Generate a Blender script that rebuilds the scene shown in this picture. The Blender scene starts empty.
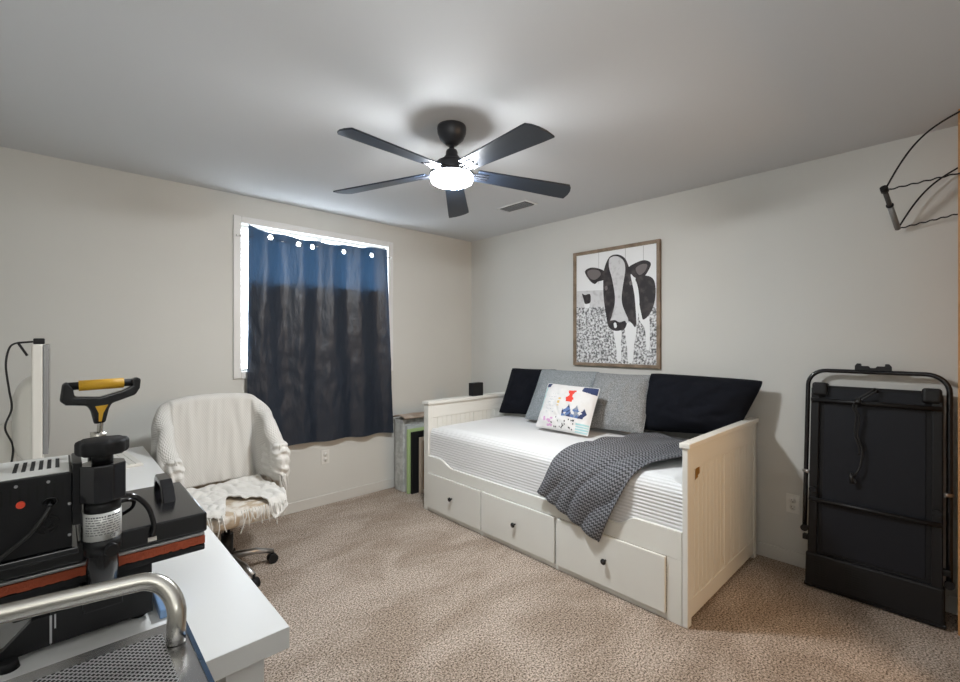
import bpy, math, random
from math import sin, cos, pi, radians, sqrt
from mathutils import Vector, Matrix, noise
SC = bpy.context.scene
COL = SC.collection
random.seed(7)

# ------------------------------------------------------------------ camera
cd = bpy.data.cameras.new('camera'); cam = bpy.data.objects.new('camera', cd); COL.objects.link(cam)
cd.sensor_width = 36.0; cd.lens = 16.875; cd.clip_start = 0.02; cd.clip_end = 100
cam.location = (-3.275, -3.624, 1.365); cam.rotation_euler = (pi/2, 0, -radians(43.2))
SC.camera = cam
# ------------------------------------------------------------------ world and light
w = bpy.data.worlds.new('world'); SC.world = w; w.use_nodes = True
bg = w.node_tree.nodes['Background']; bg.inputs[0].default_value = (0.80, 0.90, 1.0, 1); bg.inputs[1].default_value = 12.0
FAN_LIGHT = 300.0        # emission strength of the fan's lens
HALL_LIGHT = 19.0       # warm lamp in the hallway behind the open doorway (W)
def area(name, loc, rot, sx, sy, power, color):
    l = bpy.data.lights.new(name, 'AREA'); l.shape = 'RECTANGLE'; l.size = sx; l.size_y = sy
    l.energy = power; l.color = color
    o = bpy.data.objects.new(name, l); COL.objects.link(o); o.location = loc; o.rotation_euler = rot
    return o
area('hall_lamp', (-1.3, -4.75, 1.75), (radians(75), 0, 0), 0.5, 0.5, HALL_LIGHT, (1.0, 0.62, 0.30))
area('ceiling_fill', (-3.35, -3.6, 1.55), (pi, 0, 0), 0.25, 0.25, 15.0, (0.96, 0.98, 1.0))  # added upward fill to brighten ceiling and room; no real lamp here
SC.view_settings.view_transform = 'Standard'; SC.view_settings.look = 'None'
SC.view_settings.gamma = 1.0; SC.view_settings.use_curve_mapping = False
SC.view_settings.exposure = 0.2

# ------------------------------------------------------------------ materials
def mat(name, color=(0.8, 0.8, 0.8), rough=0.5, metal=0.0, bump=None, var=None, emit=None, spec=None, sheen=0, alpha=None, trans=0.0, coat=0.0):
    """bump=(scale, strength, distance); var=(scale, color2, lo, hi)"""
    m = bpy.data.materials.new(name); m.use_nodes = True
    nt = m.node_tree; b = nt.nodes['Principled BSDF']
    b.inputs['Base Color'].default_value = (*color, 1); b.inputs['Roughness'].default_value = rough
    b.inputs['Metallic'].default_value = metal
    if spec is not None: b.inputs['Specular IOR Level'].default_value = spec
    if sheen: b.inputs['Sheen Weight'].default_value = sheen
    if coat: b.inputs['Coat Weight'].default_value = coat
    if trans: b.inputs['Transmission Weight'].default_value = trans
    if emit: b.inputs['Emission Color'].default_value = (*emit[0], 1); b.inputs['Emission Strength'].default_value = emit[1]
    tc = nt.nodes.new('ShaderNodeTexCoord')
    if var:
        n = nt.nodes.new('ShaderNodeTexNoise'); n.inputs['Scale'].default_value = var[0]; n.inputs['Detail'].default_value = 4
        r = nt.nodes.new('ShaderNodeValToRGB')
        r.color_ramp.elements[0].position = var[2]; r.color_ramp.elements[0].color = (*color, 1)
        r.color_ramp.elements[1].position = var[3]; r.color_ramp.elements[1].color = (*var[1], 1)
        nt.links.new(tc.outputs['Object'], n.inputs['Vector']); nt.links.new(n.outputs['Fac'], r.inputs['Fac'])
        nt.links.new(r.outputs['Color'], b.inputs['Base Color'])
    if bump:
        n2 = nt.nodes.new('ShaderNodeTexNoise'); n2.inputs['Scale'].default_value = bump[0]; n2.inputs['Detail'].default_value = 3
        bp = nt.nodes.new('ShaderNodeBump'); bp.inputs['Strength'].default_value = bump[1]; bp.inputs['Distance'].default_value = bump[2]
        nt.links.new(tc.outputs['Object'], n2.inputs['Vector']); nt.links.new(n2.outputs['Fac'], bp.inputs['Height'])
        nt.links.new(bp.outputs['Normal'], b.inputs['Normal'])
    return m
M = {}
M['wall'] = mat('wall_paint', (0.61, 0.605, 0.57), 0.75, bump=(220, 0.12, 0.001), var=(1.3, (0.585, 0.58, 0.545), 0.35, 0.7))
M['ceiling'] = mat('ceiling_paint', (0.59, 0.60, 0.61), 0.9, bump=(150, 0.15, 0.001))
M['trim'] = mat('trim_white', (0.70, 0.70, 0.69), 0.45)
M['base'] = mat('baseboard_paint', (0.585, 0.575, 0.54), 0.6, bump=(30, 0.2, 0.001))
M['lacquer'] = mat('white_lacquer', (0.74, 0.735, 0.69), 0.38, var=(2.0, (0.71, 0.70, 0.65), 0.4, 0.7))
M['desk'] = mat('desk_white', (0.74, 0.74, 0.73), 0.28)
M['black'] = mat('black_paint', (0.009, 0.009, 0.010), 0.4, spec=.3, bump=(300, 0.15, 0.0005))
M['gloss'] = mat('black_gloss', (0.010, 0.010, 0.012), 0.16)
M['matte'] = mat('black_matte', (0.010, 0.010, 0.011), 0.6, spec=.25, bump=(120, 0.2, 0.0008))
M['dark'] = mat('slot_dark', (0.003, 0.003, 0.003), 0.8)
M['chrome'] = mat('brushed_chrome', (0.46, 0.44, 0.40), 0.27, 1.0)
M['steel'] = mat('steel', (0.55, 0.55, 0.56), 0.35, 1.0)
M['fanblack'] = mat('fan_black', (0.018, 0.02, 0.026), 0.42)
M['blade'] = mat('fan_blade', (0.012, 0.018, 0.030), 0.36, bump=(60, 0.1, 0.0006))
M['lens'] = mat('lens_glow', (1, 1, 1), 0.5, emit=((0.93, 0.97, 1.0), FAN_LIGHT))
M['wood'] = mat('frame_wood', (0.16, 0.115, 0.075), 0.6, bump=(80, 0.4, 0.001), var=(14, (0.27, 0.20, 0.14), 0.35, 0.65))
M['navy'] = mat('black_cotton', (0.006, 0.007, 0.011), 0.9, bump=(180, 0.5, 0.001), spec=.15)
M['grey'] = mat('grey_weave', (0.17, 0.18, 0.185), 0.9, bump=(350, 0.9, 0.0015), var=(140, (0.34, 0.35, 0.355), 0.38, 0.62))
M['bluegrey'] = mat('blue_grey_weave', (0.18, 0.205, 0.22), 0.9, bump=(350, 0.9, 0.0015), var=(140, (0.32, 0.345, 0.36), 0.38, 0.62))
M['knit'] = mat('white_knit', (0.66, 0.645, 0.61), 0.95, bump=(110, 0.8, 0.003), sheen=0.2)
M['tan'] = mat('worn_tan', (0.45, 0.36, 0.26), 0.7, bump=(60, 0.6, 0.003), var=(18, (0.66, 0.62, 0.56), 0.45, 0.6))
M['orange'] = mat('orange_silicone', (0.33, 0.062, 0.022), 0.8, bump=(90, 1.0, 0.004))
M['yellow'] = mat('yellow_grip', (0.62, 0.34, 0.015), 0.55, bump=(250, 0.5, 0.001))
M['red'] = mat('red_button', (0.75, 0.07, 0.03), 0.4)
M['silver'] = mat('silver_label', (0.62, 0.62, 0.60), 0.35, 0.3)
M['ink'] = mat('label_ink', (0.09, 0.09, 0.10), 0.7)
M['cream'] = mat('cream_plastic', (0.74, 0.71, 0.65), 0.35)
M['alu'] = mat('aluminium_edge', (0.33, 0.33, 0.33), 0.4, 0.6)
M['cord'] = mat('cord_black', (0.01, 0.01, 0.01), 0.45)
M['bluep'] = mat('blue_plastic', (0.20, 0.33, 0.55), 0.3)
M['plate'] = mat('outlet_white', (0.70, 0.69, 0.65), 0.4)
M['orangewood'] = mat('door_wood', (0.50, 0.24, 0.09), 0.5, bump=(40, 0.2, 0.001), var=(6, (0.58, 0.30, 0.13), 0.4, 0.7))
M['wrap'] = mat('grey_wrap', (0.40, 0.41, 0.39), 0.4, bump=(25, 1.0, 0.01), var=(22, (0.55, 0.56, 0.54), 0.4, 0.6))
M['green'] = mat('green_edge', (0.42, 0.55, 0.25), 0.6)
M['pale'] = mat('pale_board', (0.48, 0.50, 0.50), 0.6)
M['palewood'] = mat('pale_wood', (0.62, 0.52, 0.42), 0.6)
M['brown'] = mat('brown_board', (0.24, 0.14, 0.07), 0.7, var=(8, (0.36, 0.22, 0.12), 0.4, 0.6))
M['card'] = mat('brown_card', (0.33, 0.25, 0.19), 0.8, var=(10, (0.46, 0.37, 0.30), 0.4, 0.6))
M['ventgrey'] = mat('vent_grey', (0.42, 0.42, 0.42), 0.5)
M['art_white'] = mat('art_white', (0.80, 0.81, 0.82), 0.6)
M['art_dark'] = mat('art_dark', (0.016, 0.013, 0.015), 0.6, var=(18, (0.075, 0.06, 0.06), 0.45, 0.75))
M['art_mid'] = mat('art_mid', (0.16, 0.14, 0.14), 0.6)
M['art_hair'] = mat('art_hair', (0.62, 0.62, 0.63), 0.6, var=(26, (0.40, 0.39, 0.40), 0.5, 0.8))
M['art_field'] = mat('art_field', (0.10, 0.10, 0.105), 0.6, var=(60, (0.74, 0.75, 0.76), 0.38, 0.60))
M['glass'] = None

# curtain: translucent navy blackout cloth
def curtain_mat(name, c, tcol, tr):
    m = bpy.data.materials.new(name); m.use_nodes = True; nt = m.node_tree
    b = nt.nodes['Principled BSDF']; b.inputs['Base Color'].default_value = (*c, 1); b.inputs['Roughness'].default_value = 0.42
    t = nt.nodes.new('ShaderNodeBsdfTranslucent'); t.inputs[0].default_value = (*tcol, 1)
    mx = nt.nodes.new('ShaderNodeMixShader'); mx.inputs[0].default_value = tr
    tc = nt.nodes.new('ShaderNodeTexCoord'); n = nt.nodes.new('ShaderNodeTexNoise'); n.inputs['Scale'].default_value = 9; n.inputs['Detail'].default_value = 5
    mp = nt.nodes.new('ShaderNodeMapping'); mp.inputs['Scale'].default_value = (2.0, 1, 0.7)
    bp = nt.nodes.new('ShaderNodeBump'); bp.inputs['Strength'].default_value = 0.5; bp.inputs['Distance'].default_value = 0.022
    nt.links.new(tc.outputs['Object'], mp.inputs[0]); nt.links.new(mp.outputs[0], n.inputs['Vector'])
    nt.links.new(n.outputs['Fac'], bp.inputs['Height']); nt.links.new(bp.outputs['Normal'], b.inputs['Normal'])
    nt.links.new(b.outputs[0], mx.inputs[1]); nt.links.new(t.outputs[0], mx.inputs[2])
    nt.links.new(mx.outputs[0], nt.nodes['Material Output'].inputs[0])
    return m
M['curtain'] = curtain_mat('curtain_cloth', (0.016, 0.023, 0.038), (0.022, 0.060, 0.115), 0.15)

def glass_mat():
    m = bpy.data.materials.new('window_glass'); m.use_nodes = True; nt = m.node_tree
    nt.nodes.remove(nt.nodes['Principled BSDF'])
    t = nt.nodes.new('ShaderNodeBsdfTransparent'); g = nt.nodes.new('ShaderNodeBsdfGlossy'); g.inputs['Roughness'].default_value = 0.02
    mx = nt.nodes.new('ShaderNodeMixShader'); mx.inputs[0].default_value = 0.06
    nt.links.new(t.outputs[0], mx.inputs[1]); nt.links.new(g.outputs[0], mx.inputs[2]); nt.links.new(mx.outputs[0], nt.nodes['Material Output'].inputs[0])
    return m
M['glass'] = glass_mat()

def carpet_mat():
    m = bpy.data.materials.new('carpet'); m.use_nodes = True; nt = m.node_tree; L = nt.links.new
    b = nt.nodes['Principled BSDF']; b.inputs['Roughness'].default_value = 0.95; b.inputs['Specular IOR Level'].default_value = 0.1
    tc = nt.nodes.new('ShaderNodeTexCoord')
    n1 = nt.nodes.new('ShaderNodeTexNoise'); n1.inputs['Scale'].default_value = 120; n1.inputs['Detail'].default_value = 4; n1.inputs['Roughness'].default_value = 0.8
    r1 = nt.nodes.new('ShaderNodeValToRGB'); e = r1.color_ramp.elements
    e[0].position = 0.385; e[0].color = (0.06, 0.042, 0.03, 1); e[1].position = 0.585; e[1].color = (0.80, 0.69, 0.60, 1)
    x = e.new(0.47); x.color = (0.36, 0.295, 0.24, 1)
    n2 = nt.nodes.new('ShaderNodeTexNoise'); n2.inputs['Scale'].default_value = 2.6; n2.inputs['Detail'].default_value = 6; n2.inputs['Distortion'].default_value = 0.6
    mp = nt.nodes.new('ShaderNodeMapping'); mp.inputs['Rotation'].default_value = (0, 0, 1.2); mp.inputs['Scale'].default_value = (0.8, 1.5, 1)
    r2 = nt.nodes.new('ShaderNodeValToRGB'); r2.color_ramp.elements[0].position = 0.40; r2.color_ramp.elements[0].color = (0.80, 0.765, 0.73, 1)
    r2.color_ramp.elements[1].position = 0.60; r2.color_ramp.elements[1].color = (1.04, 1.04, 1.04, 1)
    mx = nt.nodes.new('ShaderNodeMix'); mx.data_type = 'RGBA'; mx.blend_type = 'MULTIPLY'; mx.inputs[0].default_value = 1.0
    L(tc.outputs['Object'], n1.inputs['Vector']); L(tc.outputs['Object'], mp.inputs[0]); L(mp.outputs[0], n2.inputs['Vector'])
    L(n1.outputs['Fac'], r1.inputs[0]); L(n2.outputs['Fac'], r2.inputs[0])
    L(r1.outputs[0], mx.inputs[6]); L(r2.outputs[0], mx.inputs[7]); L(mx.outputs[2], b.inputs['Base Color'])
    bp = nt.nodes.new('ShaderNodeBump'); bp.inputs['Strength'].default_value = 0.8; bp.inputs['Distance'].default_value = 0.012
    L(n1.outputs['Fac'], bp.inputs['Height']); L(bp.outputs[0], b.inputs['Normal'])
    return m
M['carpet'] = carpet_mat()

def pattern_mat(name, c1, c2, kind, rough=0.9, metal=0.0):
    """kind 'waffle' | 'chevron' | 'perf' in object space"""
    m = bpy.data.materials.new(name); m.use_nodes = True; nt = m.node_tree; L = nt.links.new
    b = nt.nodes['Principled BSDF']; b.inputs['Roughness'].default_value = rough; b.inputs['Metallic'].default_value = metal
    tc = nt.nodes.new('ShaderNodeTexCoord'); sp = nt.nodes.new('ShaderNodeSeparateXYZ')
    src = 'UV' if kind != 'perf' else 'Object'
    L(tc.outputs[src], sp.inputs[0])
    def mth(op, a, bb=None, c=None):
        n = nt.nodes.new('ShaderNodeMath'); n.operation = op
        for i, v in enumerate((a, bb, c)):
            if v is None: continue
            if isinstance(v, (int, float)): n.inputs[i].default_value = v
            else: L(v, n.inputs[i])
        return n.outputs[0]
    X, Y = sp.outputs[0], sp.outputs[1]
    if kind == 'knit':
        fac = mth('MULTIPLY_ADD', mth('MULTIPLY', mth('SINE', mth('MULTIPLY', X, 2*pi*75)), mth('SINE', mth('MULTIPLY', Y, 2*pi*62))), .5, .5)
    elif kind == 'chevron':
        tri = mth('PINGPONG', mth('MULTIPLY', X, 52.0), 1.0)
        val = mth('SINE', mth('MULTIPLY', mth('ADD', mth('MULTIPLY', Y, 112.0), mth('MULTIPLY', tri, 1.0)), 2*pi*0.5))
        fac = mth('MULTIPLY_ADD', val, 0.5, 0.5)
        nz = nt.nodes.new('ShaderNodeTexNoise'); nz.inputs['Scale'].default_value = 130; L(tc.outputs['Object'], nz.inputs['Vector'])
        fac = mth('MULTIPLY', fac, mth('MULTIPLY_ADD', nz.outputs['Fac'], 1.6, 0.1))
    else:
        a = mth('SINE', mth('MULTIPLY', mth('ADD', X, Y), 2*pi*62)); c = mth('SINE', mth('MULTIPLY', mth('SUBTRACT', X, Y), 2*pi*62))
        fac = mth('LESS_THAN', mth('MINIMUM', mth('ABSOLUTE', a), mth('ABSOLUTE', c)), 0.52)
    r = nt.nodes.new('ShaderNodeValToRGB'); r.color_ramp.elements[0].color = (*c1, 1); r.color_ramp.elements[1].color = (*c2, 1)
    L(fac, r.inputs[0]); L(r.outputs[0], b.inputs['Base Color'])
    bp = nt.nodes.new('ShaderNodeBump'); bp.inputs['Strength'].default_value = 0.7; bp.inputs['Distance'].default_value = 0.004
    L(fac, bp.inputs['Height']); L(bp.outputs[0], b.inputs['Normal'])
    return m
M['throw'] = pattern_mat('grey_plush_chevron', (0.03, 0.031, 0.036), (0.24, 0.245, 0.265), 'chevron')
M['knit_open'] = pattern_mat('open_knit', (0.58, 0.565, 0.53), (0.70, 0.685, 0.65), 'knit', .95)
M['perf'] = pattern_mat('perforated_steel', (0.03, 0.03, 0.035), (0.66, 0.66, 0.68), 'perf', 0.3, 0.9)
M['quilt'] = mat('white_quilt', (0.72, 0.72, 0.72), 0.9, bump=(240, 0.3, 0.001))

# ------------------------------------------------------------------ mesh helpers
class MB:
    def __init__(s): s.v = []; s.f = []; s.sm = []; s.mi = []; s.uv = None
    def add(s, vs, fs, smooth=False, mi=0):
        o = len(s.v); s.v += [tuple(v) for v in vs]
        for f in fs: s.f.append(tuple(i+o for i in f)); s.sm.append(smooth); s.mi.append(mi)
        return s
    def box(s, x0, y0, z0, x1, y1, z1, mi=0):
        x0, x1 = min(x0, x1), max(x0, x1); y0, y1 = min(y0, y1), max(y0, y1); z0, z1 = min(z0, z1), max(z0, z1)
        vs = [(x, y, z) for x in (x0, x1) for y in (y0, y1) for z in (z0, z1)]
        return s.add(vs, [(0, 1, 3, 2), (4, 6, 7, 5), (0, 4, 5, 1), (2, 3, 7, 6), (0, 2, 6, 4), (1, 5, 7, 3)], mi=mi)
    def obox(s, c, axes, half, mi=0):
        c = Vector(c); ax = [Vector(a).normalized()*h for a, h in zip(axes, half)]
        vs = [c+ax[0]*i+ax[1]*j+ax[2]*k for i in (-1, 1) for j in (-1, 1) for k in (-1, 1)]
        return s.add(vs, [(0, 1, 3, 2), (4, 6, 7, 5), (0, 4, 5, 1), (2, 3, 7, 6), (0, 2, 6, 4), (1, 5, 7, 3)], mi=mi)
    def tube(s, pts, r, n=10, closed=False, mi=0, smooth=True):
        pts = [Vector(p) for p in pts]; N = len(pts); rs = r if isinstance(r, (list, tuple)) else [r]*N
        T = []
        for i in range(N):
            if closed: t = pts[(i+1) % N]-pts[i-1]
            else: t = pts[min(i+1, N-1)]-pts[max(i-1, 0)]
            T.append(t.normalized() if t.length > 1e-9 else Vector((0, 0, 1)))
        up = Vector((0, 0, 1)) if abs(T[0].z) < 0.9 else Vector((1, 0, 0))
        nrm = (up-T[0]*up.dot(T[0])).normalized(); vs = []
        for i in range(N):
            nrm = nrm-T[i]*nrm.dot(T[i])
            if nrm.length < 1e-6: nrm = T[i].orthogonal()
            nrm.normalize(); b = T[i].cross(nrm)
            for k in range(n):
                a = 2*pi*k/n; vs.append(pts[i]+(nrm*cos(a)+b*sin(a))*rs[i])
        fs = []
        for i in range(N if closed else N-1):
            j = (i+1) % N
            for k in range(n): fs.append((i*n+k, i*n+(k+1) % n, j*n+(k+1) % n, j*n+k))
        s.add(vs, fs, smooth, mi)
        if not closed:
            o = len(s.v)-N*n
            s.f.append(tuple(o+k for k in range(n))[::-1]); s.sm.append(False); s.mi.append(mi)
            s.f.append(tuple(o+(N-1)*n+k for k in range(n))); s.sm.append(False); s.mi.append(mi)
        return s
    def cyl(s, p0, p1, r0, r1=None, n=24, mi=0, smooth=True):
        return s.tube([p0, p1], [r0, r0 if r1 is None else r1], n, mi=mi, smooth=smooth)
    def prism(s, poly, axis, a0, a1, mi=0):
        def P(q, a): return {'x': (a, q[0], q[1]), 'y': (q[0], a, q[1]), 'z': (q[0], q[1], a)}[axis]
        n = len(poly); vs = [P(q, a0) for q in poly]+[P(q, a1) for q in poly]
        return s.add(vs, [tuple(range(n))[::-1], tuple(range(n, 2*n))]+[(i, (i+1) % n, n+(i+1) % n, n+i) for i in range(n)], mi=mi)
    def lathe(s, prof, c=(0, 0, 0), n=40, mi=0, smooth=True):
        vs = [(c[0]+r*cos(2*pi*k/n), c[1]+r*sin(2*pi*k/n), c[2]+z) for r, z in prof for k in range(n)]
        fs = [(i*n+k, i*n+(k+1) % n, (i+1)*n+(k+1) % n, (i+1)*n+k) for i in range(len(prof)-1) for k in range(n)]
        s.add(vs, fs, smooth, mi); o = len(s.v)-len(prof)*n
        for ring in (0, len(prof)-1):
            if prof[ring][0] > 1e-5:
                s.f.append(tuple(o+ring*n+k for k in range(n))); s.sm.append(False); s.mi.append(mi)
        return s
    def grid(s, fn, nu, nv, mi=0, keep=None, mifn=None, uv=False):
        vs = []; uvs = []
        for i in range(nu+1):
            for j in range(nv+1):
                vs.append(fn(i/nu, j/nv)); uvs.append((i/nu, j/nv))
        o = len(s.v); s.v += [tuple(v) for v in vs]
        for i in range(nu):
            for j in range(nv):
                u, v = (i+.5)/nu, (j+.5)/nv
                if keep and not keep(u, v): continue
                a = o+i*(nv+1)+j
                s.f.append((a, a+nv+1, a+nv+2, a+1)); s.sm.append(True); s.mi.append(mifn(u, v) if mifn else mi)
        if uv: s.uv = (o, uvs)
        return s
    def build(s, name, mats, parent=None, bevel=0, seg=2, solid=0, origin=(0, 0, 0), sub=0):
        me = bpy.data.meshes.new(name); og = Vector(origin)
        me.from_pydata([tuple(Vector(v)-og) for v in s.v], [], s.f)
        me.polygons.foreach_set('use_smooth', s.sm); me.polygons.foreach_set('material_index', s.mi)
        for m in (mats if isinstance(mats, (list, tuple)) else [mats]): me.materials.append(M[m] if isinstance(m, str) else m)
        if s.uv:
            ul = me.uv_layers.new(name='UVMap'); o, uvs = s.uv
            for lp in me.loops:
                k = lp.vertex_index-o
                if 0 <= k < len(uvs): ul.data[lp.index].uv = uvs[k]
        me.update()
        import bmesh
        bm = bmesh.new(); bm.from_mesh(me); bmesh.ops.recalc_face_normals(bm, faces=bm.faces); bm.to_mesh(me); bm.free()
        ob = bpy.data.objects.new(name, me); COL.objects.link(ob)
        if parent: ob.parent = parent
        else: ob.location = og
        if solid: m = ob.modifiers.new('solid', 'SOLIDIFY'); m.thickness = solid; m.offset = 0
        if bevel: m = ob.modifiers.new('bevel', 'BEVEL'); m.width = bevel; m.segments = seg; m.limit_method = 'ANGLE'; m.angle_limit = radians(40)
        if sub: m = ob.modifiers.new('sub', 'SUBSURF'); m.levels = sub; m.render_levels = sub
        return ob
def empty(name, loc=(0, 0, 0), rot=(0, 0, 0)):
    o = bpy.data.objects.new(name, None); o.empty_display_size = 0.1; COL.objects.link(o); o.location = loc; o.rotation_euler = rot; return o
def tag(o, label, cat, group=None):
    o['label'] = label; o['category'] = cat
    if group: o['group'] = group
    return o
def struct(o): o['kind'] = 'structure'; return o
def spline(pts, n=8, closed=False):
    P = [Vector(p) for p in pts]; out = []; N = len(P)
    rng = N if closed else N-1
    for i in range(rng):
        p0 = P[i-1] if (closed or i > 0) else P[0]; p1 = P[i]; p2 = P[(i+1) % N]; p3 = P[(i+2) % N] if (closed or i+2 < N) else P[-1]
        for k in range(n):
            t = k/n
            out.append(0.5*((2*p1)+(-p0+p2)*t+(2*p0-5*p1+4*p2-p3)*t*t+(-p0+3*p1-3*p2+p3)*t**3))
    if not closed: out.append(P[-1])
    return out
def nz(x, y, z=0, s=1.0): return noise.noise(Vector((x*s, y*s, z*s)))
def sstep(a, b, x):
    t = max(0, min(1, (x-a)/(b-a))); return t*t*(3-2*t)

# ================================================================== THE ROOM
XL, YB, ZC = -3.75, -3.85, 2.44
struct(MB().box(XL-.14, YB-1.6, -0.06, .14, .14, 0).build('floor', 'carpet'))
struct(MB().box(XL-.14, YB-1.6, ZC, .14, .14, ZC+.1).build('ceiling', 'ceiling'))
WX0, WX1, WZ0, WZ1 = -2.29, -1.045, 1.14, 2.232      # window opening
wb = MB().box(XL-.14, 0, 0, WX0, .14, ZC).box(WX1, 0, 0, .14, .14, ZC).box(WX0, 0, 0, WX1, .14, WZ0).box(WX0, 0, WZ1, WX1, .14, ZC)
struct(wb.build('wall_back', 'wall'))
struct(MB().box(0, YB-.0, 0, .14, 0, ZC).build('wall_right', 'wall'))
struct(MB().box(XL-.14, YB, 0, XL, 0, ZC).build('wall_left', 'wall'))
DX0, DX1, DZ = -1.75, -0.85, 2.06                    # open doorway to the hall, behind the camera
fw = MB().box(XL-.14, YB-.12, 0, DX0, YB, ZC).box(DX1, YB-.12, 0, .14, YB, ZC).box(DX0, YB-.12, DZ, DX1, YB, ZC)
struct(fw.build('wall_front', 'wall'))
hw = MB().box(-2.4, YB-1.6, 0, -2.3, YB-.12, ZC).box(-.2, YB-1.6, 0, -.1, YB-.12, ZC).box(-2.4, YB-1.7, 0, -.1, YB-1.6, ZC)
struct(hw.build('wall_hall', 'wall'))
dc = MB().box(DX0-.07, YB, 0, DX0, YB+.015, DZ+.07).box(DX1, YB, 0, DX1+.07, YB+.015, DZ+.07).box(DX0, YB, DZ, DX1, YB+.015, DZ+.07)
struct(dc.build('trim_1', 'trim', bevel=.003))
# short return wall edge at the right, ending in a stained wood jamb
struct(MB().box(-.235, YB, 0, 0, -3.620, ZC).build('trim_2', 'orangewood', bevel=.003))
def basebd(name, x0, y0, x1, y1):
    struct(MB().box(x0, y0, 0, x1, y1, .085).build(name, 'base', bevel=.004))
basebd('baseboard_back', XL, -.013, 0, 0); basebd('baseboard_right', -.013, -3.62, 0, -.013)
basebd('baseboard_left', XL, YB, XL+.013, -.013); basebd('baseboard_front', XL+.013, YB, DX0-.07, YB+.013)

# window: casing, sashes, glass
win = struct(empty('window_1', (-1.67, 0, 1.1)))
O = (-1.67, 0, 1.1)
cs = MB(); cw = .052
for (a, b, c, d) in ((WX0-cw, WZ0-cw, WX0, WZ1+cw), (WX1, WZ0-cw, WX1+cw, WZ1+cw), (WX0, WZ1, WX1, WZ1+cw), (WX0, WZ0-cw, WX1, WZ0)):
    cs.box(a, -.016, b, c, 0, d)
cs.build('casing', 'trim', win, bevel=.004, origin=O)
sf = MB(); fwid = .018
sf.box(WX0, .05, WZ0, WX0+fwid, .11, WZ1).box(WX1-fwid, .05, WZ0, WX1, .11, WZ1).box(WX0, .05, WZ1-fwid, WX1, .11, WZ1).box(WX0, .05, WZ0, WX1, .11, WZ0+fwid)
sf.build('window_frame', 'trim', win, bevel=.003, origin=O)
MB().box(-1.69, .06, WZ0+fwid, -1.65, .10, WZ1-fwid).build('meeting_rail', 'trim', win, bevel=.003, origin=O)
for x0, x1 in ((WX0+fwid, -1.69), (-1.65, WX1-fwid)):
    MB().box(x0, .078, WZ0+fwid, x1, .082, WZ1-fwid).build('pane', 'glass', win, origin=O)

# ================================================================== CEILING FAN
FX, FY = -1.832, -1.880
fan = tag(empty('ceiling_fan', (FX, FY, ZC)), 'black five-blade ceiling fan with a bright round light, hanging in the room centre', 'ceiling fan')
MB().lathe([(0.001, 0), (.071, 0), (.073, -.012), (.071, -.035), (.060, -.062), (.038, -.082), (.03, -.09), (.001, -.09)], n=48).build('canopy', 'fanblack', fan)
MB().cyl((0, 0, -.085), (0, 0, -.16), .0125, n=20).build('downrod', 'fanblack', fan)
MB().lathe([(.001, -.115), (.026, -.118), (.030, -.13), (.030, -.145), (.038, -.152), (.04, -.165), (.058, -.170), (.076, -.180), (.085, -.196), (.09, -.218), (.088, -.233), (.001, -.234)], n=48).build('motor_housing', 'fanblack', fan)
MB().lathe([(.001, -.234), (.108, -.234), (.112, -.239), (.110, -.246), (.001, -.246)], n=56).build('light_rim', 'fanblack', fan)
MB().lathe([(.001, -.246), (.104, -.246), (.106, -.262), (.101, -.277), (.086, -.286), (.05, -.292), (.001, -.293)], n=56).build('light_lens', 'lens', fan)
yaw0 = radians(43.2)
fdir = Vector((sin(yaw0), cos(yaw0), 0)); rdir = Vector((cos(yaw0), -sin(yaw0), 0))
blade_me = None
for k, ang in enumerate((90, 18, 162, -54, -126)):
    a = radians(ang-.5); d = rdir*cos(a)+fdir*sin(a); th = math.atan2(d.y, d.x)
    if k == 0:
        b = MB(); pitch = radians(-11)
        out = [(.13, -.046), (.60, -.066), (.628, -.066), (.645, -.045), (.657, -.015), (.662, .02), (.658, .066), (.60, .066), (.13, .048)]
        n = len(out); vs = []
        for zz in (-.004, .004):
            for x, y in out: vs.append((x, y*cos(pitch), -.222-.062*x+y*sin(pitch)+zz))
        b.add(vs, [tuple(range(n))[::-1], tuple(range(n, 2*n))]+[(i, (i+1) % n, n+(i+1) % n, n+i) for i in range(n)])
        bl = b.build('blade', 'blade', fan, bevel=.002)
        bk = MB()
        for yy in (-.022, 0, .022): bk.box(.075, yy-.006, -.2415-yy*.19, .19, yy+.006, -.2345-yy*.19)
        bk.box(.07, -.03, -.2335, .10, .03, -.222)
        br = bk.build('blade_bracket', 'fanblack', bl, bevel=.001)
        for xx, yy in ((.15, -.022), (.17, 0), (.15, .022)): pass
        blade_me = (bl.data, br.data)
        bl.rotation_euler = (0, 0, th); first = (bl, br)
    else:
        c = first[0].copy(); COL.objects.link(c); c.parent = fan; c.rotation_euler = (0, 0, th)
        c2 = first[1].copy(); COL.objects.link(c2); c2.parent = c

# ceiling vent
vt = tag(empty('ceiling_vent', (-.61, -1.215, ZC)), 'small grey metal air vent in the ceiling beyond the fan', 'vent')
MB().box(-.075, -.155, -.006, .075, .155, 0).build('frame', 'trim', vt, bevel=.003)
MB().box(-.055, -.135, -.007, .055, .135, -.0061).build('duct_opening', 'dark', vt)
for k in range(8):
    x = -.049+k*.014
    MB().obox((x, 0, -.010), ((cos(.7), 0, sin(.7)), (0, 1, 0), (-sin(.7), 0, cos(.7))), (.007, .133, .0006)).build('slat', 'ventgrey', vt)

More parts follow.
